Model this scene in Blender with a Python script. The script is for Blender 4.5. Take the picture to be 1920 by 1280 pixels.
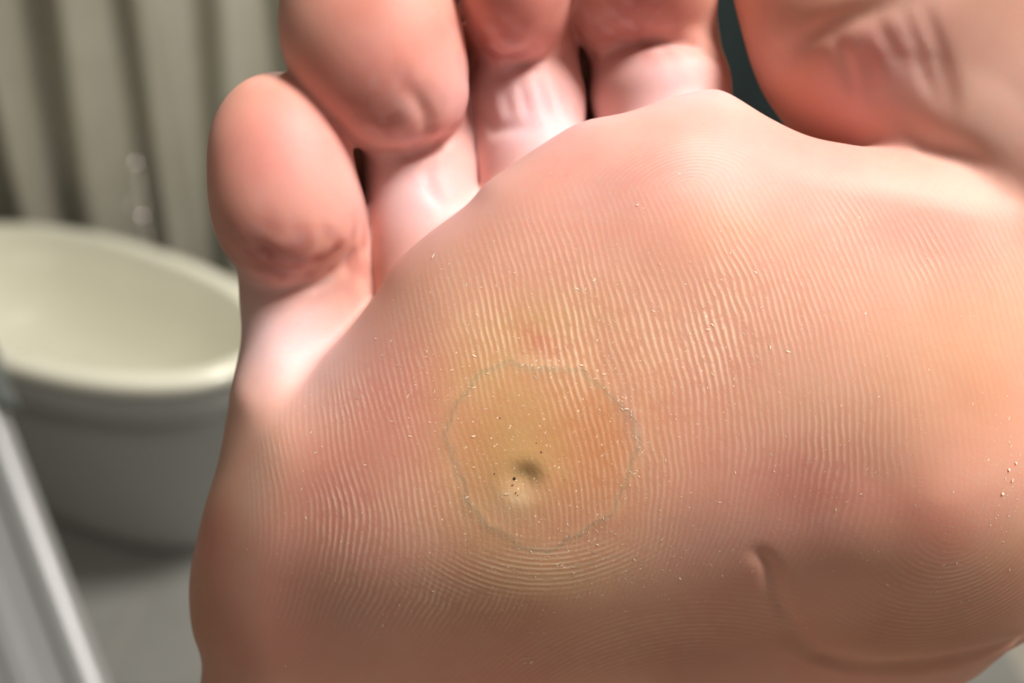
import bpy, bmesh, math, random
import numpy as np
from mathutils import Matrix, Vector, Euler

random.seed(4); rng = np.random.default_rng(7)
for o in list(bpy.data.objects): bpy.data.objects.remove(o)
scene = bpy.context.scene
C = scene.collection
R = math.radians

# ---------------------------------------------------------------- camera, light, exposure
PXMM = 20.0                      # photo pixels per millimetre on the ball of the foot
HFOV = R(50)
D = 960 / PXMM / math.tan(HFOV / 2)          # mm from the lens to the skin
PITCH = R(25)
cd = bpy.data.cameras.new('camera')
cam = bpy.data.objects.new('camera', cd); C.objects.link(cam)
cam.location = (0, 0, 1.50)
cam.rotation_euler = (R(90) - PITCH, 0, 0)
cd.sensor_width = 36; cd.angle = HFOV
cd.clip_start = 0.005; cd.clip_end = 50
cd.dof.use_dof = True
cd.dof.focus_distance = (D + 2.5) / 1000
cd.dof.aperture_fstop = cd.lens / 2.1
scene.camera = cam
cam_mat = Matrix.Translation(cam.location) @ cam.rotation_euler.to_matrix().to_4x4()

world = bpy.data.worlds.new('world'); scene.world = world; world.use_nodes = True
world.node_tree.nodes['Background'].inputs[0].default_value = (0.75, 0.8, 0.85, 1)
world.node_tree.nodes['Background'].inputs[1].default_value = 0.3

def area(name, loc, rot, size, power, col, sy=None):
    l = bpy.data.lights.new(name, 'AREA'); l.shape = 'RECTANGLE'; l.size = size; l.size_y = sy or size
    l.energy = power; l.color = col
    o = bpy.data.objects.new(name, l); C.objects.link(o); o.location = loc; o.rotation_euler = rot
    return o
area('ceiling_light', (0.50, -0.06, 2.34), (0, 0, 0), 0.30, 24, (1.0, 0.93, 0.87))
area('ceiling_light', (0.1, 2.2, 2.40), (0, 0, 0), 0.5, 55, (1.0, 0.95, 0.84))
area('front_fill_light', (-0.2, -1.35, 1.45), (R(90), 0, 0), 1.0, 1.4, (0.92, 0.95, 1.0))  # unseen fill lamp added behind the camera to lift the foot's shade

scene.view_settings.view_transform = 'Standard'
scene.view_settings.look = 'None'
scene.view_settings.gamma = 1
scene.view_settings.use_curve_mapping = False
scene.view_settings.exposure = 0.0

# ---------------------------------------------------------------- helpers
def tag(o, label=None, cat=None, group=None, kind=None):
    if label: o['label'] = label
    if cat: o['category'] = cat
    if group: o['group'] = group
    if kind: o['kind'] = kind
    return o
def empty(name, loc=(0, 0, 0), rot=(0, 0, 0)):
    o = bpy.data.objects.new(name, None); C.objects.link(o)
    o.location = loc; o.rotation_euler = rot; o.empty_display_size = 0.02
    return o
def link(name, me, mat, parent=None, smooth=True):
    if mat: me.materials.append(mat)
    o = bpy.data.objects.new(name, me); C.objects.link(o)
    if parent: o.parent = parent
    if smooth:
        me.polygons.foreach_set('use_smooth', [True] * len(me.polygons))
    return o
def pyobj(name, v, f, mat, parent=None, smooth=True):
    me = bpy.data.meshes.new(name); me.from_pydata([tuple(map(float, p)) for p in v], [], f); me.update()
    return link(name, me, mat, parent, smooth)
def bmobj(name, bm, mat, parent=None, smooth=False):
    me = bpy.data.meshes.new(name); bm.to_mesh(me); bm.free()
    return link(name, me, mat, parent, smooth)
def boxbm(lo, hi, bev=0, bm=None):
    bm = bm or bmesh.new()
    r = bmesh.ops.create_cube(bm, size=1)
    for v in r['verts']:
        v.co = Vector([(lo[i] + hi[i]) / 2 + v.co[i] * (hi[i] - lo[i]) for i in range(3)])
    if bev:
        es = list({e for v in r['verts'] for e in v.link_edges})
        bmesh.ops.bevel(bm, geom=es, offset=bev, segments=2, affect='EDGES')
    return bm
def sweep(pts, rad, seg=20, closed_ends=True):
    """tube with a radius for each point"""
    pts = [Vector(p) for p in pts]; n = len(pts); V = []; F = []
    rad = rad if isinstance(rad, (list, tuple)) else [rad] * n
    t0 = (pts[1] - pts[0]).normalized()
    side = t0.cross(Vector((0, 0, 1)))
    if side.length < 1e-3: side = Vector((1, 0, 0))
    side.normalize()
    for i, p in enumerate(pts):
        t = (pts[min(i + 1, n - 1)] - pts[max(i - 1, 0)]).normalized()
        side = (side - t * side.dot(t)).normalized(); up = t.cross(side)
        for k in range(seg):
            a = 2 * math.pi * k / seg
            V.append(p + side * math.cos(a) * rad[i] + up * math.sin(a) * rad[i])
    for i in range(n - 1):
        for k in range(seg):
            a = i * seg + k; b = i * seg + (k + 1) % seg
            F.append((a, b, b + seg, a + seg))
    if closed_ends:
        F.append(tuple(range(seg))[::-1]); F.append(tuple(range((n - 1) * seg, n * seg)))
    return V, F

class NT:
    """tiny node builder"""
    def __init__(s, name):
        s.m = bpy.data.materials.new(name); s.m.use_nodes = True
        s.t = s.m.node_tree; s.b = s.t.nodes['Principled BSDF']
    def n(s, typ, **kw):
        nd = s.t.nodes.new(typ)
        for k, v in kw.items():
            if k.startswith('i_'):
                key = k[2:]; key = int(key) if key.isdigit() else key
                nd.inputs[key].default_value = v
            else: setattr(nd, k, v)
        return nd
    def l(s, a, b): s.t.links.new(a, b)
    def math(s, op, a, b=None, c=None):
        nd = s.t.nodes.new('ShaderNodeMath'); nd.operation = op
        for i, x in enumerate((a, b, c)):
            if x is None: continue
            if isinstance(x, (int, float)): nd.inputs[i].default_value = x
            else: s.l(x, nd.inputs[i])
        return nd.outputs[0]
    def attr(s, name): return s.n('ShaderNodeAttribute', attribute_name=name)
    def noise(s, scale, detail=2, rough=0.5, vec=None):
        nd = s.n('ShaderNodeTexNoise'); nd.inputs['Scale'].default_value = scale
        nd.inputs['Detail'].default_value = detail; nd.inputs['Roughness'].default_value = rough
        if vec is None:
            vec = s.obj()
        s.l(vec, nd.inputs['Vector']); return nd.outputs[0]
    def obj(s):
        return s.n('ShaderNodeTexCoord').outputs['Object']

def simple(name, col, rough=0.5, metal=0.0, coat=0.0, nscale=20, var=0.08, bump=0.0, **kw):
    s = NT(name)
    f = s.noise(nscale, 4)
    mx = s.n('ShaderNodeMix', data_type='RGBA')
    s.l(f, mx.inputs[0])
    mx.inputs[6].default_value = (*[c * (1 - var) for c in col], 1)
    mx.inputs[7].default_value = (*[min(1, c * (1 + var)) for c in col], 1)
    s.l(mx.outputs[2], s.b.inputs['Base Color'])
    s.b.inputs['Roughness'].default_value = rough
    s.b.inputs['Metallic'].default_value = metal
    s.b.inputs['Coat Weight'].default_value = coat
    if bump:
        b = s.n('ShaderNodeBump'); b.inputs['Distance'].default_value = bump
        s.l(f, b.inputs['Height']); s.l(b.outputs[0], s.b.inputs['Normal'])
    return s.m

# ---------------------------------------------------------------- the room
def setbox(name, lo, hi, mat):
    o = bmobj(name, boxbm(lo, hi), mat); o['kind'] = 'structure'; return o
m_wall = simple('wall_paint', (0.40, 0.38, 0.33), 0.5, nscale=4)
m_grout = simple('grout', (0.33, 0.31, 0.28), 0.9)
m_tile = simple('wall_tile', (0.46, 0.44, 0.37), 0.18, coat=0.3, nscale=3, var=0.12)
m_ftile = simple('floor_tile', (0.225, 0.225, 0.22), 0.30, nscale=6, var=0.15)
m_ceil = simple('ceiling_paint', (0.75, 0.74, 0.70), 0.8)
X0, X1, Y0, Y1, ZC = -2.1, 1.7, -1.4, 3.45, 2.45
setbox('ceiling', (X0, Y0, ZC), (X1, Y1, ZC + .1), m_ceil)
wb = setbox('wall_back', (X0, Y1, 0), (X1, Y1 + .1, ZC), m_grout)
setbox('wall_left', (X0 - .1, Y0, 0), (X0, Y1, ZC), m_wall)
setbox('wall_right', (X1, Y0, 0), (X1 + .1, Y1, ZC), m_wall)
setbox('wall_front', (X0, Y0 - .1, 0), (X1, Y0, ZC), m_wall)
fl = setbox('floor', (X0, Y0, -.1), (X1, Y1, -0.004), m_grout)
tm = bpy.data.meshes.new('floor_tile')
bm = boxbm((-.2975, -.2975, -.006), (.2975, .2975, 0.0), 0.0015); bm.to_mesh(tm); bm.free(); tm.materials.append(m_ftile)
ny = 8
for i in range(5):
    for j in range(ny):
        x = X0 + .4 + i * .6; y = Y0 + .33 + j * .6
        if x + .3 > X1 or y + .3 > Y1: continue
        o = bpy.data.objects.new('tile', tm); C.objects.link(o); o.location = (x, y, 0); o.parent = fl
wm = bpy.data.meshes.new('wall_tile')
bm = boxbm((-.148, -.008, -.148), (.148, 0, .148), 0.0015); bm.to_mesh(wm); bm.free(); wm.materials.append(m_tile)
for i in range(11):
    for j in range(8):
        o = bpy.data.objects.new('tile', wm); C.objects.link(o)
        o.location = (X0 + .2 + i * .3, Y1, .15 + j * .3); o.parent = wb

# --- bathtub
def tubshape():
    m_in = simple('enamel', (0.80, 0.79, 0.69), 0.22, coat=0.4, nscale=5, var=0.06)
    m_out = simple('grey_tub_side', (0.36, 0.365, 0.36), 0.35, nscale=4, var=0.08)
    root = empty('bathtub', (-1.105, 2.497, 0), (0, 0, -.658))
    tag(root, 'oval freestanding bathtub with off-white rim and inside and grey outer side', 'bathtub')
    seg = 96; a, b, e = 0.692, 0.325, 2.25
    def ring(sx, sy, z):
        out = []
        for k in range(seg):
            t = 2 * math.pi * k / seg
            c, s = math.cos(t), math.sin(t)
            out.append((math.copysign(abs(c) ** (2 / e), c) * sx, math.copysign(abs(s) ** (2 / e), s) * sy, z))
        return out
    def shell(name, rings, mat, parent, capend=False, capstart=False):
        V = []; F = []
        for r in rings: V += ring(*r)
        for i in range(len(rings) - 1):
            for k in range(seg):
                p = i * seg + k; q = i * seg + (k + 1) % seg
                F.append((p, q, q + seg, p + seg))
        if capend: F.append(tuple(range((len(rings) - 1) * seg, len(rings) * seg)))
        if capstart: F.append(tuple(range(seg))[::-1])
        return pyobj(name, V, F, mat, parent)
    H = .48
    shell('basin', [(a - .052, b - .052, H - .004), (a - .06, b - .06, H - .02), (a - .09, b - .085, H - .12), (a - .13, b - .12, H - .24), (a - .19, b - .17, H - .33), (a - .28, b - .22, H - .355), (a - .45, b - .28, H - .36)], m_in, root, capend=True)
    shell('rim', [(a - .012, b - .012, H - .035), (a, b, H - .026), (a + .002, b + .002, H - .014), (a - .006, b - .006, H - .003), (a - .022, b - .022, H), (a - .04, b - .04, H - .001), (a - .052, b - .052, H - .004)], m_in, root)
    shell('apron', [(a - .085, b - .085, .0), (a - .085, b - .085, .04), (a - .07, b - .07, .16), (a - .06, b - .06, .30), (a - .048, b - .048, .365), (a - .02, b - .02, .375), (a - .006, b - .006, .385), (a - .002, b - .002, .40), (a - .008, b - .008, H - .035)], m_out, root, capstart=True)
    dr = pyobj('drain', *sweep([(0.28, 0, H - .3605), (0.28, 0, H - .352)], .035, 24), simple('chrome', (0.75, 0.75, 0.74), 0.12, 1.0), root)
    return root
tubshape()

# --- shower curtain, rail, rings
m_curt = NT('curtain_cloth')
mx = m_curt.n('ShaderNodeMix', data_type='RGBA'); m_curt.l(m_curt.noise(9, 3), mx.inputs[0])
mx.inputs[6].default_value = (.31, .295, .25, 1); mx.inputs[7].default_value = (.38, .365, .31, 1)
m_curt.l(mx.outputs[2], m_curt.b.inputs['Base Color']); m_curt.b.inputs['Roughness'].default_value = .45
m_chrome = simple('chrome_metal', (0.62, 0.62, 0.60), 0.28, 1.0)
def curtain(name, x0, x1, y, z0, z1, folds, amp, label, seed):
    r = random.Random(seed); nx = folds * 14; nz = 26
    root = empty(name, ((x0 + x1) / 2, y, z0)); tag(root, label, 'curtain')
    ph = [r.uniform(.7, 1.35) for _ in range(folds)]
    V = []; F = []
    for j in range(nz + 1):
        tz = j / nz
        for i in range(nx + 1):
            t = i / nx; k = min(folds - 1, int(t * folds))
            w = math.sin(2 * math.pi * t * folds + .5 * math.sin(3 * tz + k))
            A = amp * ph[k] * (1 - .35 * tz)
            V.append(((x0 - x1) / 2 + t * (x1 - x0) + .012 * math.sin(9 * t * folds / 3 + tz * 4), A * w + .3 * A * math.sin(5.1 * t * folds + 2 * tz), tz * (z1 - z0)))
    for j in range(nz):
        for i in range(nx):
            a = j * (nx + 1) + i; F.append((a, a + 1, a + nx + 2, a + nx + 1))
    o = pyobj('cloth', V, F, m_curt.m, root)
    s = o.modifiers.new('thick', 'SOLIDIFY'); s.thickness = .0015
    for i in range(folds + 1):
        rx = (x0 - x1) / 2 + i * (x1 - x0) / folds
        bm2 = []
        V, F = sweep([(rx, .02 * math.cos(a), z1 - z0 + .012 + .02 * math.sin(a)) for a in np.linspace(0, 2 * math.pi, 17)], .0018, 8, False)
        pyobj('ring', V, F, m_chrome, root)
    return root
YC = 3.2
curtain('shower_curtain', -1.62, -0.56, YC, .12, 2.06, 5, .065, 'pleated grey-beige shower curtain hanging behind the bathtub, left of the toes', 3)
rail = pyobj('curtain_rail', *sweep([(X0, YC, 2.072), (X1, YC, 2.072)], .012, 20), m_chrome)
tag(rail, 'straight chrome rail that carries the shower curtain', 'rail')

# --- bath tap standing behind the tub (it makes the small round highlights)
m_dull = simple('dull_metal', (0.30, 0.29, 0.25), 0.6, 0.0)
m_shiny = simple('polished_chrome', (0.85, 0.85, 0.83), 0.07, 1.0)
tap = empty('bath_tap', (-1.05, 2.99, .0)); tag(tap, 'chrome bath tap on floor pipe behind the tub rim', 'tap')
pyobj('pipe', *sweep([(0, 0, 0), (0, 0, .64)], .009, 20), m_dull, tap)
pyobj('spout', *sweep([(0, 0, .56), (0, -.06, .565), (0, -.10, .56), (0, -.11, .54)], .007, 16), m_dull, tap)

def ballbm(c, r):
    bm = bmesh.new(); bmesh.ops.create_uvsphere(bm, u_segments=24, v_segments=14, radius=r)
    bmesh.ops.translate(bm, verts=bm.verts, vec=c); return bm
bmobj('diverter_knob', ballbm((0, -.02, .50), .014), m_shiny, tap, True)
bmobj('top_knob', ballbm((0, -.01, .655), .014), m_shiny, tap, True)

# --- dark towel seen between the big toe and the second toe
m_towel = simple('towel_cloth', (0.012, 0.022, 0.024), 0.95, nscale=300, var=.5, bump=.002)
tw = empty('hanging_towel', (.72, Y1 - .06, .42)); tag(tw, 'dark blue-green towel hanging on the far wall, seen in the gap beside the big toe', 'towel')
V = []; F = []
nx, nz = 40, 24
for j in range(nz + 1):
    for i in range(nx + 1):
        V.append((-.40 + .8 * i / nx, .010 * math.sin(i * .9 + .1 * j) * (1 - j / nz * .7), 1.0 * j / nz))
for j in range(nz):
    for i in range(nx):
        a = j * (nx + 1) + i; F.append((a, a + 1, a + nx + 2, a + nx + 1))
cl = pyobj('cloth', V, F, m_towel, tw); sm = cl.modifiers.new('t', 'SOLIDIFY'); sm.thickness = .012
pyobj('hanging_bar', *sweep([(-.46, .05, 1.0), (-.45, -.01, 1.0), (.45, -.01, 1.0), (.46, .05, 1.0)], .009, 14), m_chrome, tw)

# --- aluminium step stool at the lower left
m_alu = simple('brushed_aluminium', (0.42, 0.43, 0.44), 0.42, 0.3, nscale=60, var=.05)
m_alud = simple('rail_groove', (0.26, 0.27, 0.285), 0.5, 0.35)
m_cap = simple('grey_plastic', (0.10, 0.115, 0.115), 0.6)
def frombase(u, v, dist):      # point on the line of sight of a photo pixel, dist metres in front of the lens
    x = (u - 960) / 960 * math.tan(HFOV / 2); y = (640 - v) / 960 * math.tan(HFOV / 2)
    return cam_mat @ Vector((x * dist, y * dist, -dist))
st = empty('step_stool', (-.36, .60, 0)); tag(st, 'aluminium folding step stool with grooved side rail, at the lower left edge', 'stool')
inv = Matrix.Translation(st.location).inverted()
pa = inv @ frombase(-128, 700, .60); pb = inv @ frombase(84, 1280, .56)
dd = (pb - pa).normalized()
foot_p = pa + dd * ((0.0 - pa.z - 0.0) / dd.z) if dd.z else pb
sidev = Vector((1, 0, 0)); sidev = (sidev - dd * sidev.dot(dd)).normalized(); nv = dd.cross(sidev)
def railprism(name, prof, mat, parent, off=Vector((0, 0, 0)), p0=pa, p1=None):
    p1 = p1 or foot_p; V = []
    for p in (p0, p1):
        for (s, n) in prof: V.append(p + off + sidev * s + nv * n)
    k = len(prof); F = [tuple(range(k))[::-1], tuple(range(k, 2 * k))] + [(i, (i + 1) % k, (i + 1) % k + k, i + k) for i in range(k)]
    return pyobj(name, V, F, mat, parent, False)
T = .001
prof = [(-27*T, -8*T), (27*T, -8*T), (27*T, 8*T), (24*T, 10*T), (17*T, 10*T), (14*T, 3*T), (-2*T, 3*T), (-5*T, 9*T), (-12*T, 9*T), (-15*T, 3*T), (-25*T, 3*T), (-27*T, 6*T)]
if nv.y > 0: prof = [(s, -n) for s, n in prof][::-1]
for off in (Vector((0, 0, 0)), Vector((-.36, 0, 0))):
    rl = railprism('side_rail', prof, m_alu, st, off)
    w = 33*T
    railprism('end_cap', [(-w, -11*T), (w, -11*T), (w, 12*T), (-w, 12*T)], m_cap, rl, off, pa - dd * .012, pa + dd * .035)
    railprism('rubber_foot', [(-w, -11*T), (w, -11*T), (w, 12*T), (-w, 12*T)], m_cap, rl, off, foot_p - dd * .04, foot_p)
for q in (.3, .62):
    p = pa.lerp(foot_p, q)
    stp = bmobj('tread', boxbm((p.x - .345, p.y - .09, p.z - .012), (p.x - .015, p.y + .09, p.z + .012), .004), m_alu, st)
for off in (-.03, -.33):
    p = pa.lerp(foot_p, .25)
    pyobj('rear_leg', *sweep([(p.x + off, p.y, p.z), (p.x + off + .01, p.y - .34 if dd.y > 0 else p.y + .34, -st.location.z)], .011, 14), m_alu, st)
# ---------------------------------------------------------------- the foot (millimetres in its own frame: x right, y to the toes, z to the viewer)
def P(u, v, z=0.0):
    s = (D - z) / D / PXMM
    return np.array([(u - 960) * s, (640 - v) * s, z])
def axis(segs):
    out = []
    for a, b, st_ in segs: out += list(np.arange(a, b, st_))
    out.append(segs[-1][1]); return np.array(out, np.float32)
H0 = 0.42
ax = axis([(-50, -42, 2), (-42, 56, H0), (56, 78, 1.5)])
ay = axis([(-206, -44, 2.0), (-44, 48, H0), (48, 96, 1.5)])
az = axis([(-130, -46, 2.5), (-46, -32, 1.2), (-32, 8, H0), (8, 12, 2)])
GX, GY = ax[:, None, None], ay[None, :, None]; GZ = az[None, None, :]
SH = (len(ax), len(ay), len(az))
def fieldbox(lo, hi):
    i = [np.searchsorted(a, l) for a, l in zip((ax, ay, az), lo)]
    j = [np.searchsorted(a, h) for a, h in zip((ax, ay, az), hi)]
    return tuple(slice(a, b) for a, b in zip(i, j))
def smin(a, b, k):
    h = np.maximum(k - np.abs(a - b), 0) / k
    return np.minimum(a, b) - h * h * k * .25
BIG = np.float32(30)
class Vol:
    def __init__(s): s.f = np.full(SH, BIG, np.float32)
    def add(s, fn, c, r, k=0.0):
        c = np.array(c); r = np.array(r) + k + 6
        b = fieldbox(c - r, c + r)
        d = fn(GX[b[0]], GY[:, b[1]], GZ[:, :, b[2]]).astype(np.float32)
        s.f[b] = smin(s.f[b], d, k) if k > 0 else np.minimum(s.f[b], d)
    def ell(s, c, r, k=0.0, rot=(0, 0, 0)):
        M = np.array(Euler([R(a) for a in rot]).to_matrix()).T; c = np.array(c, float)
        def fn(x, y, z):
            x, y, z = x - c[0], y - c[1], z - c[2]
            p = [(M[i, 0] * x + M[i, 1] * y + M[i, 2] * z) for i in range(3)]
            k0 = np.sqrt(sum((p[i] / r[i]) ** 2 for i in range(3)))
            k1 = np.sqrt(sum((p[i] / r[i] ** 2) ** 2 for i in range(3))) + 1e-6
            return k0 * (k0 - 1) / k1
        s.add(fn, c, [max(r)] * 3, k)
    def cone(s, a, ra, b, rb, k=0.0, flat=1.0):
        a = np.array(a, float); b = np.array(b, float); ab = b - a; L2 = ab @ ab
        def fn(x, y, z):
            t = np.clip(((x - a[0]) * ab[0] + (y - a[1]) * ab[1] + (z - a[2]) * ab[2]) / L2, 0, 1)
            dx, dy, dz = x - a[0] - t * ab[0], y - a[1] - t * ab[1], (z - a[2] - t * ab[2]) / flat
            return np.sqrt(dx * dx + dy * dy + dz * dz) - (ra + (rb - ra) * t)
        s.add(fn, (a + b) / 2, np.abs(ab) / 2 + max(ra, rb), k)

# front surface of the sole, from measured points (thin-plate spline)
CP = [(1000,850,0),(1300,600,.6),(1300,420,.2),(1270,250,-2.3),(1350,170,-6),(1100,330,-2.5),(1000,400,-2.5),(880,500,-2.8),(700,700,-3.4),(820,900,-1.2),
      (600,880,-4),(500,1000,-6.2),(450,800,-7.5),(400,1150,-10.5),(700,1100,-4.8),(1000,1120,-4.2),(1250,1100,-6.4),(1420,1090,-6.6),(1500,1240,-18.5),(1150,1270,-17),
      (750,1290,-13.5),(420,1300,-15),(1500,700,.2),(1750,940,.9),(1880,900,.4),(1620,1050,-2.5),(1780,1130,-6.2),(1800,1215,-14),(1640,1215,-12.5),(1700,1300,-22),(1880,1300,-23),
      (1900,500,-1.5),(1700,480,-1.2),(1600,330,-2.2),(1850,380,-2),(2080,800,-5),(2080,560,-6),(1500,960,-2.6),(1650,900,-.4)]
pts = [P(u, v, z) for u, v, z in CP] + [np.array(p, float) for p in [(0,-60,-33),(-25,-60,-24),(28,-60,-38),(0,-100,-24),(-22,-100,-15),(24,-100,-32),(0,-150,-6),(15,-155,-7),(-12,-155,-7),(2,-190,-14),(0,50,-12),(45,50,-14),(-40,30,-14)]]
pts = np.array(pts)
def tps_fit(p, z, lam=6.0):
    r2 = ((p[:, None] - p[None]) ** 2).sum(-1); K = .5 * r2 * np.log(r2 + 1e-9)
    n = len(p); A = np.zeros((n + 3, n + 3)); A[:n, :n] = K + lam * np.eye(n)
    A[:n, n] = 1; A[:n, n + 1:] = p; A[n, :n] = 1; A[n + 1:, :n] = p.T
    return np.linalg.solve(A, np.concatenate([z, [0, 0, 0]]))
W = tps_fit(pts[:, :2], pts[:, 2])
def tps(x, y):
    out = np.full(np.broadcast(x, y).shape, W[-3]) + W[-2] * x + W[-1] * y
    for (px, py, _), w in zip(pts, W):
        r2 = (x - px) ** 2 + (y - py) ** 2; out = out + w * .5 * r2 * np.log(r2 + 1e-9)
    return out
xx, yy = ax[:, None].astype(float), ay[None, :].astype(float)
ZF = tps(xx, yy)
# outline of the sole
upper = [(490,715),(545,700),(590,660),(640,608),(690,545),(730,488),(790,436),(870,380),(910,337),(960,302),(1020,262),(1090,222),(1180,203),(1265,170),(1330,152),(1375,158),(1450,212),(1520,250),(1600,268),(1700,285),(1820,320),(1960,345)]
left = [(325,1290),(314,1220),(314,1150),(322,1090),(342,1015),(366,935),(398,855),(432,785),(455,735)]
poly = [P(u, v, -14)[:2] for u, v in left] + [P(u, v, -8.5)[:2] for u, v in upper]
poly += [np.array(p, float) for p in [(58,13),(62,4),(64,-6),(63,-16),(60,-24)]] + [P(u, v, -19)[:2] for u, v in [(1990,1185),(1935,1265),(1890,1350)]]
poly += [np.array(p, float) for p in [(40,-58),(34,-80),(31,-105),(32,-130),(34,-155),(30,-178),(16,-192),(-2,-193),(-18,-184),(-26,-165),(-28,-130),(-31,-95),(-35,-65),(-37,-45)]]
poly = np.array(poly)
# Catmull-Rom refinement
def refine(p, n=5):
    out = []
    for i in range(len(p)):
        a, b, c, d = p[i - 1], p[i], p[(i + 1) % len(p)], p[(i + 2) % len(p)]
        for t in np.arange(n) / n:
            out.append(.5 * ((2 * b) + (c - a) * t + (2 * a - 5 * b + 4 * c - d) * t * t + (3 * b - 3 * c + d - a) * t ** 3))
    return np.array(out)
pr = refine(poly)
def polysdf(x, y, p):
    d = np.full(np.broadcast(x, y).shape, 1e9); ins = np.zeros(d.shape, bool)
    for i in range(len(p)):
        a, b = p[i], p[(i + 1) % len(p)]; e = b - a; L = e @ e + 1e-12
        wx, wy = x - a[0], y - a[1]; t = np.clip((wx * e[0] + wy * e[1]) / L, 0, 1)
        d = np.minimum(d, (wx - e[0] * t) ** 2 + (wy - e[1] * t) ** 2)
        if a[1] != b[1]:
            c = ((a[1] > y) != (b[1] > y)) & (x < (b[0] - a[0]) * (y - a[1]) / (b[1] - a[1]) + a[0]); ins ^= c
    d = np.sqrt(d); return np.where(ins, -d, d)
D2 = polysdf(xx, yy, pr)
def blur(a, n):
    k = np.exp(-np.linspace(-2, 2, 2 * n + 1) ** 2); k /= k.sum()
    for axis_ in (0, 1):
        a = np.apply_along_axis(lambda r: np.convolve(np.pad(r, n, mode='edge'), k, mode='valid'), axis_, a)
    return a
wbl = np.clip((-D2 - .4) / 3.0, 0, 1)
D2 = D2 * (1 - wbl) + blur(D2, 9) * wbl
# rounding radius: tight along the toe edge, broad at the lateral edge
up_w = 1 / (1 + np.exp(-((xx * .62 + yy * .9) - 2) / 4.0))
RR = 11.5 - 5.0 * up_w
vol = Vol()
zb = -33 - 14 / (1 + np.exp((yy + 45) / 12.0)) + 0 * xx
q1 = (D2 + RR)[:, :, None].astype(np.float32)
q2 = (np.maximum(GZ - ZF[:, :, None], (zb[:, :, None] - GZ)) + RR[:, :, None]).astype(np.float32)
vol.f = (np.minimum(np.maximum(q1, q2), 0) + np.sqrt(np.maximum(q1, 0) ** 2 + np.maximum(q2, 0) ** 2) - RR[:, :, None]).astype(np.float32)
del q1, q2
# instep, ankle, heel
vol.cone((8, 5, -34), 12, (8, -70, -48), 22, 14)
vol.cone((8, -70, -48), 22, (4, -130, -68), 27, 16)
vol.ell((4, -165, -30), (30, 28, 30), 14)
vol.cone((4, -140, -60), 28, (4, -128, -128), 33, 14)
vol.ell((36, -128, -66), (10, 13, 13), 8); vol.ell((-26, -132, -64), (9, 12, 12), 8)

toes = Vol()
def toe(prims):
    global toes
    t = Vol()
    for p in prims:
        if p[0] == 'e': t.ell(*p[1:])
        else: t.cone(*p[1:])
    toes.f = smin(toes.f, t.f, 0.35)
S = 1 / PXMM
# little toe
toe([('e', P(528, 318, -16.5), (7.9, 9.0, 7.0), 0.0, (0, 0, 8)),
     ('e', P(538, 410, -16.6), (7.7, 7.4, 6.6), 3.0),
     ('e', P(525, 260, -20), (6.6, 7.2, 7.5), 3.0),
     ('c', P(548, 430, -23.6), 6.5, P(575, 740, -21.0), 6.6, 2.6),
     ('c', P(605, 400, -20), 4.6, P(640, 600, -23), 5.6, 2.5),
     ('c', P(565, 330, -33), 6.6, P(640, 640, -35), 7.3, 3.0)])
# fourth toe
toe([('e', P(694, 55, -16.5), (9.9, 10.4, 7.8), 0.0, (0, 0, 10)),
     ('e', P(745, 175, -17.5), (7.7, 6.7, 6.6), 4.5, (0, 0, 0)),
     ('e', P(680, -40, -19), (8.0, 8.0, 8.5), 3.0),
     ('c', P(775, 150, -25.5), 6.7, P(806, 520, -22), 6.6, 2.2),
     ('c', P(745, 60, -38), 9.2, P(800, 520, -39), 9.6, 3.0)])
# third toe
toe([('e', P(962, -35, -19.5), (6.9, 9.2, 9.8), 0.0, (0, 0, 4)),
     ('e', P(950, -150, -19), (7.6, 8.0, 7.6), 4.0),
     ('c', P(975, 30, -27), 6.6, P(1003, 400, -23.5), 6.4, 2.0),
     ('e', P(985, 195, -26.5), (6.5, 5.0, 7.4), 2.5),
     ('c', P(965, -60, -39), 9.2, P(1000, 420, -39), 9.6, 3.0)])
# second toe
toe([('e', P(1190, -90, -22), (8.9, 10.5, 11), 0.0, (0, 0, 8)),
     ('e', P(1205, 10, -24.5), (8.4, 7.0, 6.6), 3.5, (0, 0, 10)),
     ('e', P(1165, -230, -20), (8.6, 9.5, 8.0), 5.0),
     ('c', P(1220, 60, -30), 8.0, P(1262, 330, -23), 7.8, 2.0),
     ('e', P(1238, 165, -25.2), (7.7, 5.4, 7.4), 2.2, (0, 0, 10)),
     ('c', P(1185, -80, -39), 8.6, P(1235, 330, -39), 9.2, 3.0)])
# big toe
toe([('e', P(1745, -270, -23), (20.5, 20, 13.5), 0.0, (0, 0, 10)),
     ('e', P(1682, -75, -21.5), (18.8, 13, 12.5), 5.0, (0, 0, 14)),
     ('e', P(1690, 105, -18.2), (17.0, 11.5, 13.2), 3.0, (0, 0, -20)),
     ('c', P(1690, 70, -19.5), 14, P(1800, 330, -20.5), 13, 5.0),
     ('e', P(1890, 90, -17), (12, 16, 14.5), 6.0, (0, 0, 0)),
     ('c', P(1850, 100, -18), 14, P(1980, 420, -17), 15, 8.0)])
# join, with a loose blend so the toes grow out of the sole
kk = (1.3 + 6.5 / (1 + np.exp((GX + 23) / 0.9)) + 0 * GY).astype(np.float32)
f = smin(vol.f, toes.f, kk)
# soft filling where the big toe runs into the ball on the right
c = P(1880, 260, -13)
tmp = Vol(); tmp.ell(c, (10, 10, 9.5), 0, (0, 0, -20)); f = smin(f, tmp.f, 7.0)
tmp = Vol(); tmp.ell(P(1835, 285, -13.5), (9.5, 6, 8.4), 0, (0, 0, -25)); tmp.cone(P(1930, 40, -15.5), 13, P(2000, 380, -15.5), 13); f = smin(f, tmp.f, 6.0); del tmp

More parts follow.
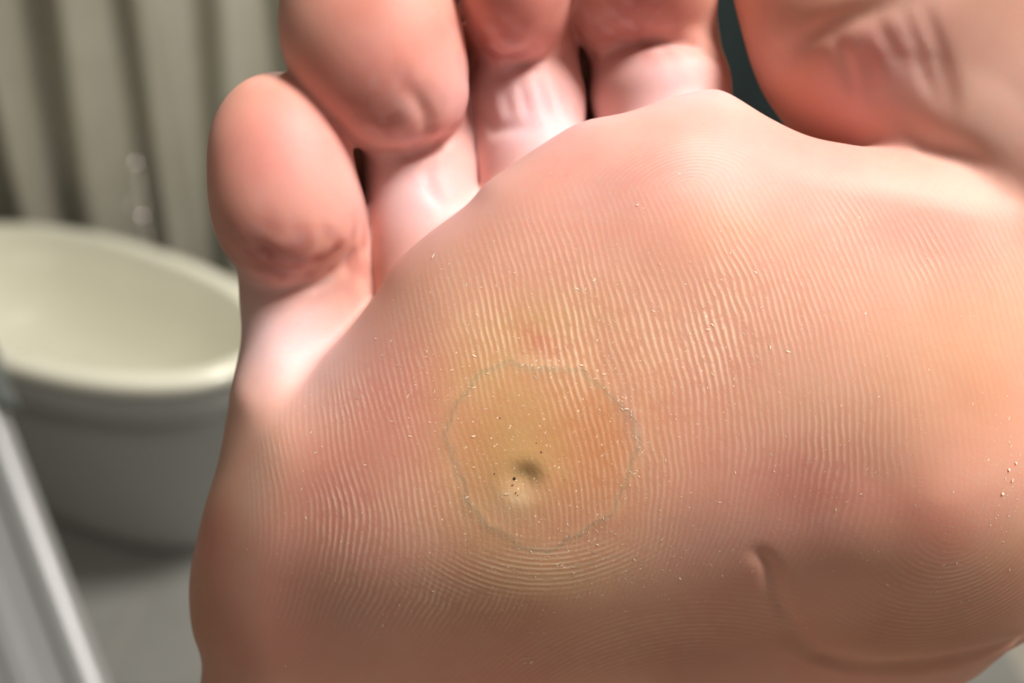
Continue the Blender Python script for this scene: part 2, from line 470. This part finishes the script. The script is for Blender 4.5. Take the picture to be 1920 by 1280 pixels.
def near(c, r):
    b = fieldbox(np.array(c) - r, np.array(c) + r); return b
def groove(path, w, depth):
    """presses a soft crease into the skin along a path of local points"""
    global f
    path = [np.array(p) for p in path]
    lo = np.min(path, 0) - 3 * w - 1; hi = np.max(path, 0) + 3 * w + 1
    b = fieldbox(lo, hi); x, y, z = GX[b[0]], GY[:, b[1]], GZ[:, :, b[2]]
    d2 = np.full(f[b].shape, 1e6, np.float32)
    n = len(path) - 1; amp = np.zeros_like(d2)
    for i in range(n):
        a, e = path[i], path[i + 1] - path[i]; L = e @ e
        t = np.clip(((x - a[0]) * e[0] + (y - a[1]) * e[1] + (z - a[2]) * e[2]) / L, 0, 1)
        dd_ = (x - a[0] - t * e[0]) ** 2 + (y - a[1] - t * e[1]) ** 2 + ((z - a[2] - t * e[2]) * .35) ** 2
        g = (i + t) / n; m = dd_ < d2
        amp = np.where(m, np.sin(np.pi * np.clip(.08 + .84 * g, 0, 1)), amp); d2 = np.where(m, dd_, d2)
    f[b] += (depth * amp * np.exp(-d2 / (2 * w * w))).astype(np.float32)
def surf(u, v):
    p = P(u, v, 0)
    if f is not None:
        for z in np.arange(6, -30, -.1):
            p = P(u, v, z)
            i, j, k = (min(np.searchsorted(a, q), len(a) - 1) for a, q in zip((ax, ay, az), p))
            if f[i, j, k] < 0: return p
        p = P(u, v, 0)
    for _ in range(4):
        z = float(tps(np.array([p[0]]), np.array([p[1]]))[0]); p = P(u, v, z)
    return p
def gs(pts_, w, depth): groove([surf(u, v) for u, v in pts_], w, depth)
gs([(1420,1034),(1442,1056),(1452,1095),(1462,1135),(1492,1185),(1545,1235),(1600,1262)], .34, 1.7)
gs([(1470,1180),(1530,1225),(1620,1250),(1740,1248),(1850,1222),(1950,1170)], .8, 1.8)
# pit of the wart and the low rim round it
pc = surf(984, 893)
b = near(pc, 8); x, y, z = GX[b[0]], GY[:, b[1]], GZ[:, :, b[2]]
f[b] += (0.5 * np.exp(-(((x - pc[0]) / 1.05) ** 2 + ((y - pc[1]) / .95) ** 2))).astype(np.float32)
f[b] -= (0.10 * np.exp(-((np.sqrt((x - pc[0]) ** 2 + (y - pc[1] + .4) ** 2) - 2.3) / .8) ** 2)).astype(np.float32)
# wrinkles on the toe necks
def gp(pl, w, d): groove([surf(p[0], p[1]) for p in pl], w, d)
gp([(430,470,-12),(500,500,-15),(560,520,-16),(640,470,-15)], .5, .8)
gp([(455,540,-17),(520,548,-18),(600,530,-18),(670,470,-17)], .45, .6)
gp([(480,455,-11),(540,500,-14)], .45, .5)
gp([(690,282,-19),(760,292,-20),(820,272,-20),(865,240,-19)], .5, .9)
gp([(760,150,-9),(800,220,-12),(790,270,-15)], .5, .5)
gp([(812,290,-20),(800,350,-18),(830,390,-16)], .4, .4)
gp([(1095,112,-20),(1150,88,-20),(1230,74,-20),(1310,92,-20),(1352,120,-22)], .6, 1.0)
gp([(880,150,-20),(960,128,-20),(1060,108,-20)], .6, .7)
gp([(895,205,-22),(930,245,-21),(1000,240,-20)], .5, .5)
for k in range(5):
    gp([(905 + 34 * k, 150, -20), (925 + 34 * k, 225, -20)], .35, .35)
gp([(1480,98,-11),(1530,62,-10),(1600,30,-9),(1690,0,-9)], .8, 1.0)
for (a, b_) in [((1690,20),(1755,190)), ((1730,10),(1790,200)), ((1560,60),(1600,170)), ((1640,40),(1700,130)), ((1620,90),(1640,200)), ((1590,110),(1590,180))]:
    gp([(a[0], a[1], -6), ((a[0]+b_[0])/2+4, (a[1]+b_[1])/2, -4), (b_[0], b_[1], -5)], .42, .32)
for k in range(7):
    gp([(1600 + 18 * k, 120 + 22 * k, -6), (1700 + 14 * k, 105 + 22 * k, -5), (1790, 120 + 20 * k, -5)], .3, .16)
gp([(1690,225,-8),(1740,270,-8),(1800,285,-7),(1850,310,-6)], .8, .7)

# ---------------------------------------------------------------- surface nets
def surface_nets(f):
    s = f < 0
    cx, cy, cz = [n - 1 for n in f.shape]
    corner = np.zeros((cx, cy, cz), np.uint8)
    offs = [(i, j, k) for i in (0, 1) for j in (0, 1) for k in (0, 1)]
    for i, j, k in offs: corner += s[i:i + cx, j:j + cy, k:k + cz]
    act = (corner > 0) & (corner < 8)
    I, J, K = np.nonzero(act)
    idx = np.full(act.shape, -1, np.int32); idx[I, J, K] = np.arange(len(I))
    acc = np.zeros((len(I), 3)); cnt = np.zeros(len(I))
    axs = (ax, ay, az)
    for a in offs:
        for d in range(3):
            if a[d] == 1: continue
            b = list(a); b[d] = 1
            fa = f[I + a[0], J + a[1], K + a[2]]; fb = f[I + b[0], J + b[1], K + b[2]]
            m = (fa < 0) != (fb < 0)
            t = np.where(m, fa / np.where(m, fa - fb, 1), 0)
            p = np.stack([axs[q][(I, J, K)[q] + a[q]] for q in range(3)], 1).astype(float)
            e = axs[d][(I, J, K)[d] + 1] - axs[d][(I, J, K)[d]]
            p[:, d] += t * e
            acc[m] += p[m]; cnt[m] += 1
    V = acc / cnt[:, None]
    Q = []
    for d in range(3):
        e1, e2 = [(1, 2), (2, 0), (0, 1)][d]
        sl = [slice(1, -1)] * 3; sl[d] = slice(0, -1)
        sa = s[tuple(sl)]; sl2 = list(sl); sl2[d] = slice(1, None); sb = s[tuple(sl2)]
        n1 = min(sa.shape[d], sb.shape[d])
        m = sa != sb
        A = np.array(np.nonzero(m)); inside_first = sa[tuple(A)]
        g = A.copy(); g[e1] += 1; g[e2] += 1
        def cell(o1, o2):
            c_ = g.copy(); c_[e1] -= o1; c_[e2] -= o2; return idx[c_[0], c_[1], c_[2]]
        q = np.stack([cell(1, 1), cell(0, 1), cell(0, 0), cell(1, 0)], 1)
        q[~inside_first] = q[~inside_first][:, ::-1]
        Q.append(q)
    return V, np.concatenate(Q)
SV, SQ = surface_nets(f)
SQ = SQ[(SQ >= 0).all(1)]
# Laplacian smoothing takes away the grid's stair marks
def smooth(V, Q, it=3, lam=.5):
    E = np.concatenate([Q[:, [0, 1]], Q[:, [1, 2]], Q[:, [2, 3]], Q[:, [3, 0]]])
    E = np.concatenate([E, E[:, ::-1]]); n = len(V)
    cnt = np.bincount(E[:, 0], minlength=n)
    for _ in range(it):
        A = np.stack([np.bincount(E[:, 0], V[E[:, 1], k], minlength=n) for k in range(3)], 1) / np.maximum(cnt, 1)[:, None]
        V = V + lam * (A - V)
    return V
SV = smooth(SV, SQ, 4)
def vnormals(V, Q):
    n = np.cross(V[Q[:, 2]] - V[Q[:, 0]], V[Q[:, 3]] - V[Q[:, 1]])
    N = np.stack([sum(np.bincount(Q[:, i], n[:, k], minlength=len(V)) for i in range(4)) for k in range(3)], 1)
    return N / np.maximum(np.linalg.norm(N, axis=1), 1e-9)[:, None]
SN = vnormals(SV, SQ)
print('foot verts', len(SV), 'quads', len(SQ))

# ---------------------------------------------------------------- skin colour and ridge fields (all from the position on the foot)
def srgb(r, g, b): return np.array([((c / 255 + .055) / 1.055) ** 2.4 if c > 10 else c / 255 / 12.92 for c in (r, g, b)])
X, Y, Z = SV.T
def px(V): s = D / (D - V[:, 2]); return V[:, 0] * s * PXMM + 960, 640 - V[:, 1] * s * PXMM
U_, V_ = px(SV)
def G(u, v, ru, rv, rot=0, z=None):
    """soft spot on the skin round the surface point under (u,v); radii in the same units (1/20 mm)"""
    c = surf(u, v)
    k = (D - c[2]) / D / PXMM; a = R(rot)
    dx = (X - c[0]) / k; dy = -(Y - c[1]) / k
    p = (dx * math.cos(a) + dy * math.sin(a)) / ru; q = (-dx * math.sin(a) + dy * math.cos(a)) / rv
    return np.exp(-(p * p + q * q)) * np.exp(-np.maximum(np.abs(Z - c[2]) - 9, 0) ** 2 / 40)
def lf(seed, wl, n=14):
    r = np.random.default_rng(seed); out = 0 * X
    for _ in range(n):
        d = r.normal(size=3); d /= np.linalg.norm(d); out += np.sin((SV @ d) * 2 * np.pi / (wl * r.uniform(.7, 1.5)) + r.uniform(0, 6.28))
    return out / math.sqrt(n)
col = np.tile(srgb(236, 178, 152), (len(X), 1))
def paint(c, w, s=1.0):
    global col
    w = np.clip(w * s, 0, 1)[:, None]; col = col * (1 - w) + srgb(*c) * w
paint((238, 160, 142), np.clip(lf(1, 26), 0, 1.5), .35)
paint((232, 186, 146), np.clip(lf(2, 22), 0, 1.5), .30)
# ball: pink upper part, yellow-tan middle
paint((250, 178, 166), G(1350, 300, 420, 170, -5), .9)
paint((240, 184, 144), G(1350, 440, 110, 60), .5)
paint((232, 172, 132), G(1250, 650, 330, 240), .5)
paint((246, 184, 168), G(1820, 450, 170, 190), .6)
paint((236, 184, 136), G(1800, 640, 200, 130, -20), .6)
paint((222, 140, 124), G(1520, 920, 130, 90, 15), .6)
paint((222, 160, 116), G(1830, 760, 130, 110), .5)
paint((226, 140, 118), G(1740, 980, 170, 70, 25), .6)
paint((206, 150, 104), G(1880, 1080, 120, 110), .5)
paint((204, 152, 134), G(1320, 1000, 170, 70), .5)
paint((222, 140, 130), G(740, 760, 110, 180, 15), .7)
paint((220, 138, 126), G(640, 960, 100, 160, -25), .65)
paint((222, 142, 124), G(560, 1080, 90, 140, -25), .55)
paint((216, 176, 150), G(480, 900, 45, 160, 10), .65)
paint((232, 136, 112), G(390, 1000, 50, 70, 10), .55)
paint((214, 140, 96), G(370, 1200, 80, 150, 0), .55)
paint((204, 160, 136), G(620, 1120, 70, 110, -40), .5)
paint((196, 146, 116), G(900, 1130, 260, 80, 10), .6)
paint((190, 136, 112), G(1200, 1230, 320, 90, 0), .6)
paint((196, 140, 100), G(1700, 1200, 260, 80, 0), .6)
# callus
paint((228, 184, 128), G(985, 610, 120, 45, -8), .75)
paint((224, 176, 116), G(905, 700, 80, 60, -20), .7)
paint((224, 170, 98), G(1010, 850, 200, 215), .85)
paint((224, 150, 92), G(1120, 820, 90, 120, -10), .75)
paint((226, 156, 98), G(905, 830, 55, 60), .6)
paint((218, 178, 112), G(960, 870, 90, 120), .75)
paint((222, 178, 128), G(930, 1010, 90, 70, 35), .65)
paint((214, 150, 118), G(1060, 980, 110, 70), .5)
paint((212, 176, 128), G(1060, 1075, 150, 45, -5), .6)
paint((226, 128, 100), G(1010, 640, 45, 22, 35), .5)
paint((214, 160, 140), G(1185, 780, 22, 130, -18), .45)
# wart core
paint((232, 200, 152), G(972, 935, 40, 30), .75)
paint((198, 162, 98), G(985, 880, 30, 22), .80)
paint((186, 150, 92), G(1000, 897, 13, 14), .5)
paint((190, 150, 100), G(985, 905, 24, 18), .4)
# toes
def T_(c, u, v, ru, rv, rot, z, s): paint(c, G(u, v, ru, rv, rot, z), s)
T_((244, 160, 146), 530, 320, 150, 170, 0, -9, .75)
T_((250, 182, 176), 570, 260, 70, 90, 0, -9, .4)
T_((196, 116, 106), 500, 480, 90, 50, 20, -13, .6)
T_((252, 216, 214), 535, 640, 140, 100, 0, -18, .95)
T_((240, 150, 136), 710, 80, 170, 190, 0, -9, .7)
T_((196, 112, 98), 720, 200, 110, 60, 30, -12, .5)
T_((252, 214, 214), 790, 365, 120, 100, 0, -18, .95)
T_((226, 120, 108), 950, 20, 110, 110, 0, -14, .75)
T_((250, 212, 214), 985, 215, 125, 100, 0, -20, 1.2)
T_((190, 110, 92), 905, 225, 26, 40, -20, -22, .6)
T_((184, 112, 102), 1180, 20, 150, 75, 0, -18, .8)  # second toe pad: shade painted into the colour, on top of its redness
T_((248, 208, 206), 1235, 165, 140, 75, 0, -18, 1.1)
T_((196, 146, 122), 1160, 165, 40, 25, 10, -20, .5)
n1 = np.clip(lf(21, 3.2) * .8 + .2, 0, 1); n2 = np.clip(lf(22, 2.2), 0, 1)
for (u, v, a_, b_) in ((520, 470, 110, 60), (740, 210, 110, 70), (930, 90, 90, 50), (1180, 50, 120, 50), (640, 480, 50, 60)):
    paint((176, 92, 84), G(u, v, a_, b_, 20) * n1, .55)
    paint((226, 184, 180), G(u, v, a_, b_, 20) * n2, .35)
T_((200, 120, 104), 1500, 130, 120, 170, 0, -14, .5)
T_((246, 190, 184), 1660, 130, 110, 90, 0, -8, .7)
T_((250, 204, 182), 1850, 180, 110, 150, 0, -6, .8)
T_((222, 130, 118), 1640, 110, 35, 40, 0, -7, .5)
paint((240, 196, 180), np.clip(lf(5, 9), 0, 1.5) * np.clip((10 - 0 * X) / 10, 0, 1) * (V_ < 420), .18)
lum = col @ np.array([.3, .55, .15]); col = np.clip((col + (lum[:, None] - col) * .08) * np.array([.875, .87, .90]), 0, 1)

# ridge patterns
sg = lambda t: 1 / (1 + np.exp(-t))
wob = .16 * lf(11, 9) + .5 * lf(12, 30) + .05 * lf(13, 2.6)
sx = sg((X - 12) / 5)
sA = X + .27 * Y + .0125 * Y * Y * sx + .028 * np.minimum(Y + 14, 0) ** 2 * (1 - sx) + wob
phA = 2 * np.pi / .66 * sA
def rad(u, v, asp=1.0, rot=0):
    c = surf(u, v); a = R(rot); dx, dy = X - c[0], Y - c[1]
    return np.sqrt((dx * math.cos(a) + dy * math.sin(a)) ** 2 + ((-dx * math.sin(a) + dy * math.cos(a)) * asp) ** 2)
phB = 2 * np.pi / .55 * (rad(1030, 760, 1.0) + .3 * wob)
phC = 2 * np.pi / .62 * (rad(1290, 352, 1.9, 12) + .3 * wob)
phD = 2 * np.pi / .62 * (rad(1270, 1500, 1.0) + .4 * wob)
phE = 2 * np.pi / .62 * (rad(1790, 985, 1.1) + .3 * wob)
wB = np.clip(G(1010, 1070, 180, 45, -6) * 1.5, 0, 1) * sg(-(Y + 17) / .8)
wC = np.clip(G(1255, 298, 130, 52, -8) * 1.3, 0, 1)
wD = np.clip(G(1200, 1200, 240, 70, -12) * 1.4, 0, 1)
wE = np.clip(G(1800, 1130, 170, 100) * 1.3, 0, 1)
wX = np.clip(1 - wB - wC * 1.3 - wD - wE * 1.2, 0, 1)
mA = .04 + .9 * np.clip(G(1250, 620, 330, 210) + .9 * G(650, 900, 190, 260, -15) + .9 * G(1000, 560, 180, 90) + .55 * G(1720, 480, 220, 150) + .55 * G(1560, 850, 120, 110) + .4 * G(1200, 950, 200, 150) + .5 * G(850, 1120, 150, 60), 0, 1)
mA *= np.clip(.8 + .35 * lf(14, 7), .25, 1.25)
mA *= 1 - .85 * np.clip(G(1000, 850, 110, 90), 0, 1)
edge = np.interp(U_, [300, 470, 640, 730, 870, 905, 1090, 1270, 1370, 1560, 1740, 1900], [760, 760, 608, 488, 380, 337, 222, 168, 157, 262, 297, 330])
below = np.clip((V_ - edge - 30) / 90, 0, 1) * (Z > -16) * np.clip((U_ - 400) / 130, 0, 1)
amp = wX * mA * below
wB *= .52; wC *= .5 * below * sg((Y - surf(1290, 352)[1] - .16 * (X - surf(1290, 352)[0])) / .5); wD *= .5; wE *= .5
dry = np.clip(G(1010, 850, 260, 280) * 1.2 + .7 * G(1350, 650, 200, 200) + .5 * G(1850, 900, 120, 160) + .5 * G(1400, 1050, 300, 200) + .4 * G(800, 1050, 300, 150), 0, 1)

def mkattr(me, idx, **kw):
    for k, a in kw.items():
        if a.ndim == 1:
            at = me.attributes.new(k, 'FLOAT', 'POINT'); at.data.foreach_set('value', a[idx].astype(np.float32))
        else:
            at = me.attributes.new(k, 'FLOAT_COLOR', 'POINT')
            at.data.foreach_set('color', np.concatenate([a[idx], np.ones((len(idx), 1))], 1).astype(np.float32).ravel())
def npmesh(name, V, Q):
    me = bpy.data.meshes.new(name)
    me.vertices.add(len(V)); me.vertices.foreach_set('co', (V * .001).astype(np.float32).ravel())
    me.loops.add(Q.size); me.loops.foreach_set('vertex_index', Q.astype(np.int32).ravel())
    me.polygons.add(len(Q)); me.polygons.foreach_set('loop_start', np.arange(0, Q.size, 4, dtype=np.int32))
    me.update(calc_edges=True); me.validate()
    return me
ATT = dict(skin=col, pha=phA, phb=phB, phc=phC, phd=phD, phe=phE, wa=amp, wb=wB, wc=wC, wd=wD, we=wE, dry=dry)

# skin material
s = NT('skin')
oc = s.obj()
def ridge(p, w, sharp=1.0):
    c_ = s.math('COSINE', s.attr(p).outputs['Fac']); c_ = s.math('MULTIPLY_ADD', c_, .5, .5)
    c_ = s.math('POWER', c_, 1.4)
    return s.math('MULTIPLY', c_, s.attr(w).outputs['Fac'])
h = ridge('pha', 'wa')
for p, w in (('phb', 'wb'), ('phc', 'wc'), ('phd', 'wd'), ('phe', 'we')): h = s.math('ADD', h, ridge(p, w))
brk = s.noise(900, 2, .6, oc)                       # breaks along the ridges (metres)
brk = s.math('SUBTRACT', s.math('MULTIPLY', brk, 3.2), .75); brk = s.n('ShaderNodeClamp', i_0=0).outputs[0] if False else brk
cl_ = s.n('ShaderNodeClamp'); s.l(brk, cl_.inputs[0]); cl_.inputs[1].default_value = .15; brk = cl_.outputs[0]
hr = s.math('MULTIPLY', h, brk)
grain = s.noise(2600, 3, .6, oc); pores = s.noise(5200, 2, .5, oc)
dryf = s.attr('dry').outputs['Fac']
g2 = s.math('MULTIPLY', grain, s.math('MULTIPLY_ADD', dryf, .9, .30))
tot = s.math('ADD', s.math('MULTIPLY', hr, 1.0), s.math('MULTIPLY', g2, .55))
bp = s.n('ShaderNodeBump'); bp.inputs['Distance'].default_value = .00009; bp.inputs['Strength'].default_value = .42
s.l(tot, bp.inputs['Height']); s.l(bp.outputs[0], s.b.inputs['Normal'])
cat = s.attr('skin').outputs['Color']
# mottling at two sizes
mot = s.noise(110, 4, .6, oc)
hs = s.n('ShaderNodeMix', data_type='RGBA', blend_type='MULTIPLY'); hs.inputs[0].default_value = 1
ramp = s.n('ShaderNodeValToRGB'); s.l(mot, ramp.inputs[0])
ramp.color_ramp.elements[0].position = .3; ramp.color_ramp.elements[0].color = (.94, .87, .85, 1)
ramp.color_ramp.elements[1].position = .7; ramp.color_ramp.elements[1].color = (1.0, 1.0, 1.0, 1)
s.l(cat, hs.inputs[6]); s.l(ramp.outputs[0], hs.inputs[7])
# dry pale ridge tops
tp = s.n('ShaderNodeMix', data_type='RGBA'); s.l(s.math('MULTIPLY', hr, s.math('MULTIPLY_ADD', dryf, .34, .26)), tp.inputs[0])
s.l(hs.outputs[2], tp.inputs[6]); tp.inputs[7].default_value = (*srgb(255, 226, 198), 1)
# fine light specks of dry skin
vo = s.n('ShaderNodeTexVoronoi'); vo.inputs['Scale'].default_value = 1900; s.l(oc, vo.inputs['Vector'])
sp = s.math('LESS_THAN', vo.outputs['Distance'], .20)
sp = s.math('MULTIPLY', sp, s.math('GREATER_THAN', s.math('MULTIPLY_ADD', dryf, .34, s.noise(1500, 1, .5, oc)), .92))
tq = s.n('ShaderNodeMix', data_type='RGBA'); s.l(s.math('MULTIPLY', sp, .6), tq.inputs[0])
s.l(tp.outputs[2], tq.inputs[6]); tq.inputs[7].default_value = (*srgb(255, 232, 205), 1)
s.l(tq.outputs[2], s.b.inputs['Base Color'])
s.b.inputs['Roughness'].default_value = .56
s.b.inputs['Specular IOR Level'].default_value = .42
s.b.inputs['Subsurface Weight'].default_value = .75
s.b.inputs['Subsurface Radius'].default_value = (1.0, .33, .17)
s.b.inputs['Subsurface Scale'].default_value = .0016
skin = s.m

cc = surf(1015, 850); dxy = SV[:, :2] - cc[:2]
ang = np.arctan2(dxy[:, 1], dxy[:, 0])
rim = 9.0 + .7 * np.sin(2 * ang + 1.9) + .45 * np.sin(3 * ang + .4) + .3 * np.sin(7 * ang) + .16 * np.sin(17 * ang + 1)
rr = np.hypot(dxy[:, 0] * 1.08, dxy[:, 1] * .93) / rim
rr = np.where(Z > -9, rr, 9)
# the horny shield stands a little proud of the skin round it
SV += SN * (.04 * sg((1.0 - rr) / .05) + .06 * np.exp(-((rr - .97) / .05) ** 2) * (.5 + .5 * np.sin(ang * 5)))[:, None]
wr = (.30 * np.exp(-((rr - 1.02) / .12) ** 2) * np.clip(.5 + .5 * lf(31, 4), 0, 1))[:, None]; col[:] = col * (1 - wr) + srgb(236, 188, 150) * wr
fm = (rr < 1.0)[SQ].all(1)
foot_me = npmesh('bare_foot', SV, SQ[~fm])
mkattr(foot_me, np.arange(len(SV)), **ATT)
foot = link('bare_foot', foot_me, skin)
foot.matrix_world = cam_mat @ Matrix.Translation((0, 0, -D / 1000))
tag(foot, 'bare sole of a raised foot with a yellow callus and dark-centred wart on the ball', 'foot')
ids = np.unique(SQ[fm]); remap = np.full(len(SV), -1); remap[ids] = np.arange(len(ids))
cme = npmesh('callus', SV[ids], remap[SQ[fm]]); mkattr(cme, ids, **ATT)
for me_, idx_ in ((foot_me, np.arange(len(SV))), (cme, ids)):
    me_.polygons.foreach_set('use_smooth', [True] * len(me_.polygons))
cal = link('callus', cme, skin, foot)
cal['label'] = 'yellow-orange thickened callus round the wart'
SN = vnormals(SV, SQ)
for me_, idx_ in ((foot_me, np.arange(len(SV))), (cme, ids)):
    me_.normals_split_custom_set_from_vertices([tuple(n) for n in SN[idx_]])

# wart: brown plug fragments and dark clotted points in the pit
from mathutils.bvhtree import BVHTree
vis = np.nonzero((Z > -22) & (np.abs(X) < 60) & (SN[:, 2] > .12))[0]
bv = BVHTree.FromPolygons([tuple(v) for v in SV], [tuple(q) for q in SQ[(SV[SQ][:, :, 2] > -30).all(1) & (np.abs(SV[SQ][:, :, 1]) < 60).all(1)]])
def hit(u, v):
    o = Vector((0, 0, D)); d = Vector(P(u, v, 0)) - o; r = bv.ray_cast(o, d.normalized(), 400)
    return r[0], r[1]
m_dot = simple('clotted_blood', (0.035, 0.012, 0.004), .5, nscale=900)
m_brown = simple('brown_speck', (0.22, 0.11, 0.04), .6, nscale=900)
def blob(name, u, v, rx, ry, mat, rot=0, lift=.02):
    p, n = hit(u, v)
    bm = bmesh.new(); bmesh.ops.create_icosphere(bm, subdivisions=2, radius=1)
    for q in bm.verts:
        q.co *= 1 + random.uniform(-.18, .18)
        q.co = Vector((q.co.x * rx, q.co.y * ry, q.co.z * .05))
    bmesh.ops.transform(bm, verts=bm.verts, matrix=Matrix.Scale(.001, 4) @ Matrix.Translation(p + n * lift) @ n.to_track_quat('Z', 'Y').to_matrix().to_4x4() @ Matrix.Rotation(R(rot), 4, 'Z'))
    return bmobj(name, bm, mat, foot, True)
d1 = blob('wart_spot', 964, 897, .14, .15, m_dot); d1['label'] = 'dark brown point at the edge of the wart pit'
for (u, v, a, b_, r_) in [(927, 888, .06, .06, 0), (961, 909, .08, .14, 30), (967, 924, .13, .06, -35), (971, 928, .06, .05, 0), (1006, 830, .05, .05, 0), (1015, 847, .13, .06, -50), (1058, 899, .04, .05, 0), (1134, 901, .035, .035, 0), (938, 783, .05, .07, 0)]:
    blob('wart_spot', u, v, a, b_, m_dot if a < .07 and u < 930 else m_brown, r_)

# flakes of dry skin
m_flake = NT('dry_flake'); m_flake.b.inputs['Base Color'].default_value = (*srgb(255, 232, 208), 1)
mxf = m_flake.n('ShaderNodeMix', data_type='RGBA'); m_flake.l(m_flake.noise(600, 2), mxf.inputs[0])
mxf.inputs[6].default_value = (*srgb(250, 214, 180), 1); mxf.inputs[7].default_value = (*srgb(255, 240, 224), 1)
m_flake.l(mxf.outputs[2], m_flake.b.inputs['Base Color'])
m_flake.b.inputs['Roughness'].default_value = .35; m_flake.b.inputs['Subsurface Weight'].default_value = .3; m_flake.b.inputs['Subsurface Scale'].default_value = .0005
def flake_geo(p, n, L, w, rot, lift, curl=.35, seg=4, jag=.25):
    M = Matrix.Translation(p) @ n.to_track_quat('Z', 'Y').to_matrix().to_4x4() @ Matrix.Rotation(rot, 4, 'Z')
    V = []; F = []
    bend = random.uniform(-.4, .4)
    for i in range(seg + 1):
        t = i / seg * 2 - 1; ww = w * (1 - abs(t) ** 2.2 * .8) * random.uniform(1 - jag, 1 + jag)
        for sd in (-1, 1):
            V.append(M @ Vector((t * L, sd * ww + bend * L * t * t, lift + curl * ww * (1 if sd > 0 else 0) + .1 * L * t * t)))
    for i in range(seg): F.append((2 * i, 2 * i + 1, 2 * i + 3, 2 * i + 2))
    return V, F
dens = (1.1 * np.exp(-((rr - 1.02) / .07) ** 2) * (.35 + .65 * sg(X * 1.0 - Y * .2 - .5)) + .15 * np.exp(-(rr / .9) ** 2)
        + .55 * G(810, 720, 55, 80) + .7 * G(1180, 800, 50, 240, -12) + .45 * G(1350, 620, 120, 110) + .30 * G(1000, 1080, 260, 80) + .16 * G(1150, 900, 600, 330) + .8 * G(1890, 910, 40, 110) + .12 * G(1850, 1050, 120, 100))
dens = dens * (SN[:, 2] > .3) * (Z > -14) * (below > .3)
pid = rng.choice(len(X), size=2300, p=dens / dens.sum())
FV = []; FF = []
for i in pid:
    n = Vector(SN[i]); p = Vector(SV[i]) + Vector((SN[i][1], -SN[i][0], 0)) * float(rng.normal() * .15)
    L = float(np.clip(rng.lognormal(-2.6, .55), .035, .24)); w = L * rng.uniform(.14, .36)
    base = R(-72) if rng.random() < .5 else rng.uniform(0, math.pi)
    V, F = flake_geo(p, n, L, w, base + rng.normal() * .35, .02, seg=2)
    k = len(FV); FV += [v * .001 for v in V]; FF += [tuple(a + k for a in q) for q in F]
fk = pyobj('skin_flakes', FV, FF, m_flake.m, foot, False); fk['kind'] = 'stuff'; fk['label'] = 'fine pale flakes of dry skin'
for (u, v, L, w, rot) in [(1114, 1034, .42, .13, -15), (1131, 1046, .18, .07, 40), (1082, 1056, .34, .13, -8), (1075, 1062, .14, .05, 30), (811, 470, .20, .09, 70), (813, 480, .28, .07, 200), (988, 1232, .40, .10, 10), (996, 1240, .30, .12, 60), (984, 1242, .22, .07, -50), (671, 745, .28, .10, 80), (752, 685, .14, .08, 45), (1003, 706, .20, .05, 65), (950, 925, .25, .12, 10), (1012, 870, .10, .05, -20), (1196, 384, .20, .05, -10), (1237, 495, .14, .05, 50), (1294, 491, .14, .05, 80), (1892, 880, .16, .12, 60), (1898, 900, .2, .12, 10), (1880, 925, .16, .12, 100), (1905, 868, .15, .1, 30), (1664, 1095, .25, .07, -30), (1770, 1058, .18, .12, 20)]:
    p, n = hit(u, v)
    if p is None: continue
    V, F = flake_geo(p, n, L, w, R(rot), .04, .5, 6, .35)
    pyobj('skin_flake', [q * .001 for q in V], F, m_flake.m, foot, False)

# toenails, on the far side of the toes: only the little toe's edge shows above its pad
m_nail = NT('nail'); m_nail.b.inputs['Base Color'].default_value = (*srgb(196, 190, 160), 1); m_nail.b.inputs['Roughness'].default_value = .35
mxn = m_nail.n('ShaderNodeMix', data_type='RGBA'); m_nail.l(m_nail.noise(200, 2), mxn.inputs[0]); mxn.inputs[6].default_value = (*srgb(190, 182, 146), 1); mxn.inputs[7].default_value = (*srgb(208, 200, 168), 1); m_nail.l(mxn.outputs[2], m_nail.b.inputs['Base Color'])
def nail(c, rx, ry, rz, rot=0):
    V = []; F = []; n, m = 14, 10
    for sh in (0, .45):
        for j in range(m + 1):
            for i in range(n + 1):
                a = (i / n - .5) * 1.5; t = j / m
                V.append(Vector((math.sin(a) * (rx - sh) , ry * (t * 2 - 1) - .12 * ry * (2 * i / n - 1) ** 2 * t, -math.cos(a) * (rz - sh))))
    M = Matrix.Translation(c) @ Matrix.Rotation(R(rot), 4, 'Z')
    V = [(M @ v) * .001 for v in V]; k = (n + 1) * (m + 1)
    for j in range(m):
        for i in range(n):
            a = j * (n + 1) + i; F.append((a, a + 1, a + n + 2, a + n + 1)); F.append((a + k + n + 1, a + k + n + 2, a + k + 1, a + k))
    bd = [i for i in range(n)] ; top = m * (n + 1)
    for i in range(n):
        F.append((top + i, top + i + 1, top + i + 1 + k, top + i + k)); F.append((i + 1, i, i + k, i + 1 + k))
    return pyobj('toenail', V, F, m_nail.m, foot)
nn = nail(P(516, 212, -20.5), 5.6, 5.6, 7.0, 6); nn['label'] = 'pale edge of the little toenail above the pad'

# trouser leg carrying on from the ankle, away from the viewer
m_trous = simple('trouser_cloth', (0.02, 0.03, 0.033), .9, nscale=500, var=.4)
V, F = sweep([Vector((4, -128, -105)) * .001, Vector((4, -126, -180)) * .001, Vector((6, -112, -300)) * .001, Vector((8, -90, -430)) * .001], [.043, .046, .055, .066], 40)
tr = pyobj('trouser_leg', V, F, m_trous, foot); tr['label'] = 'dark trouser leg behind the foot'
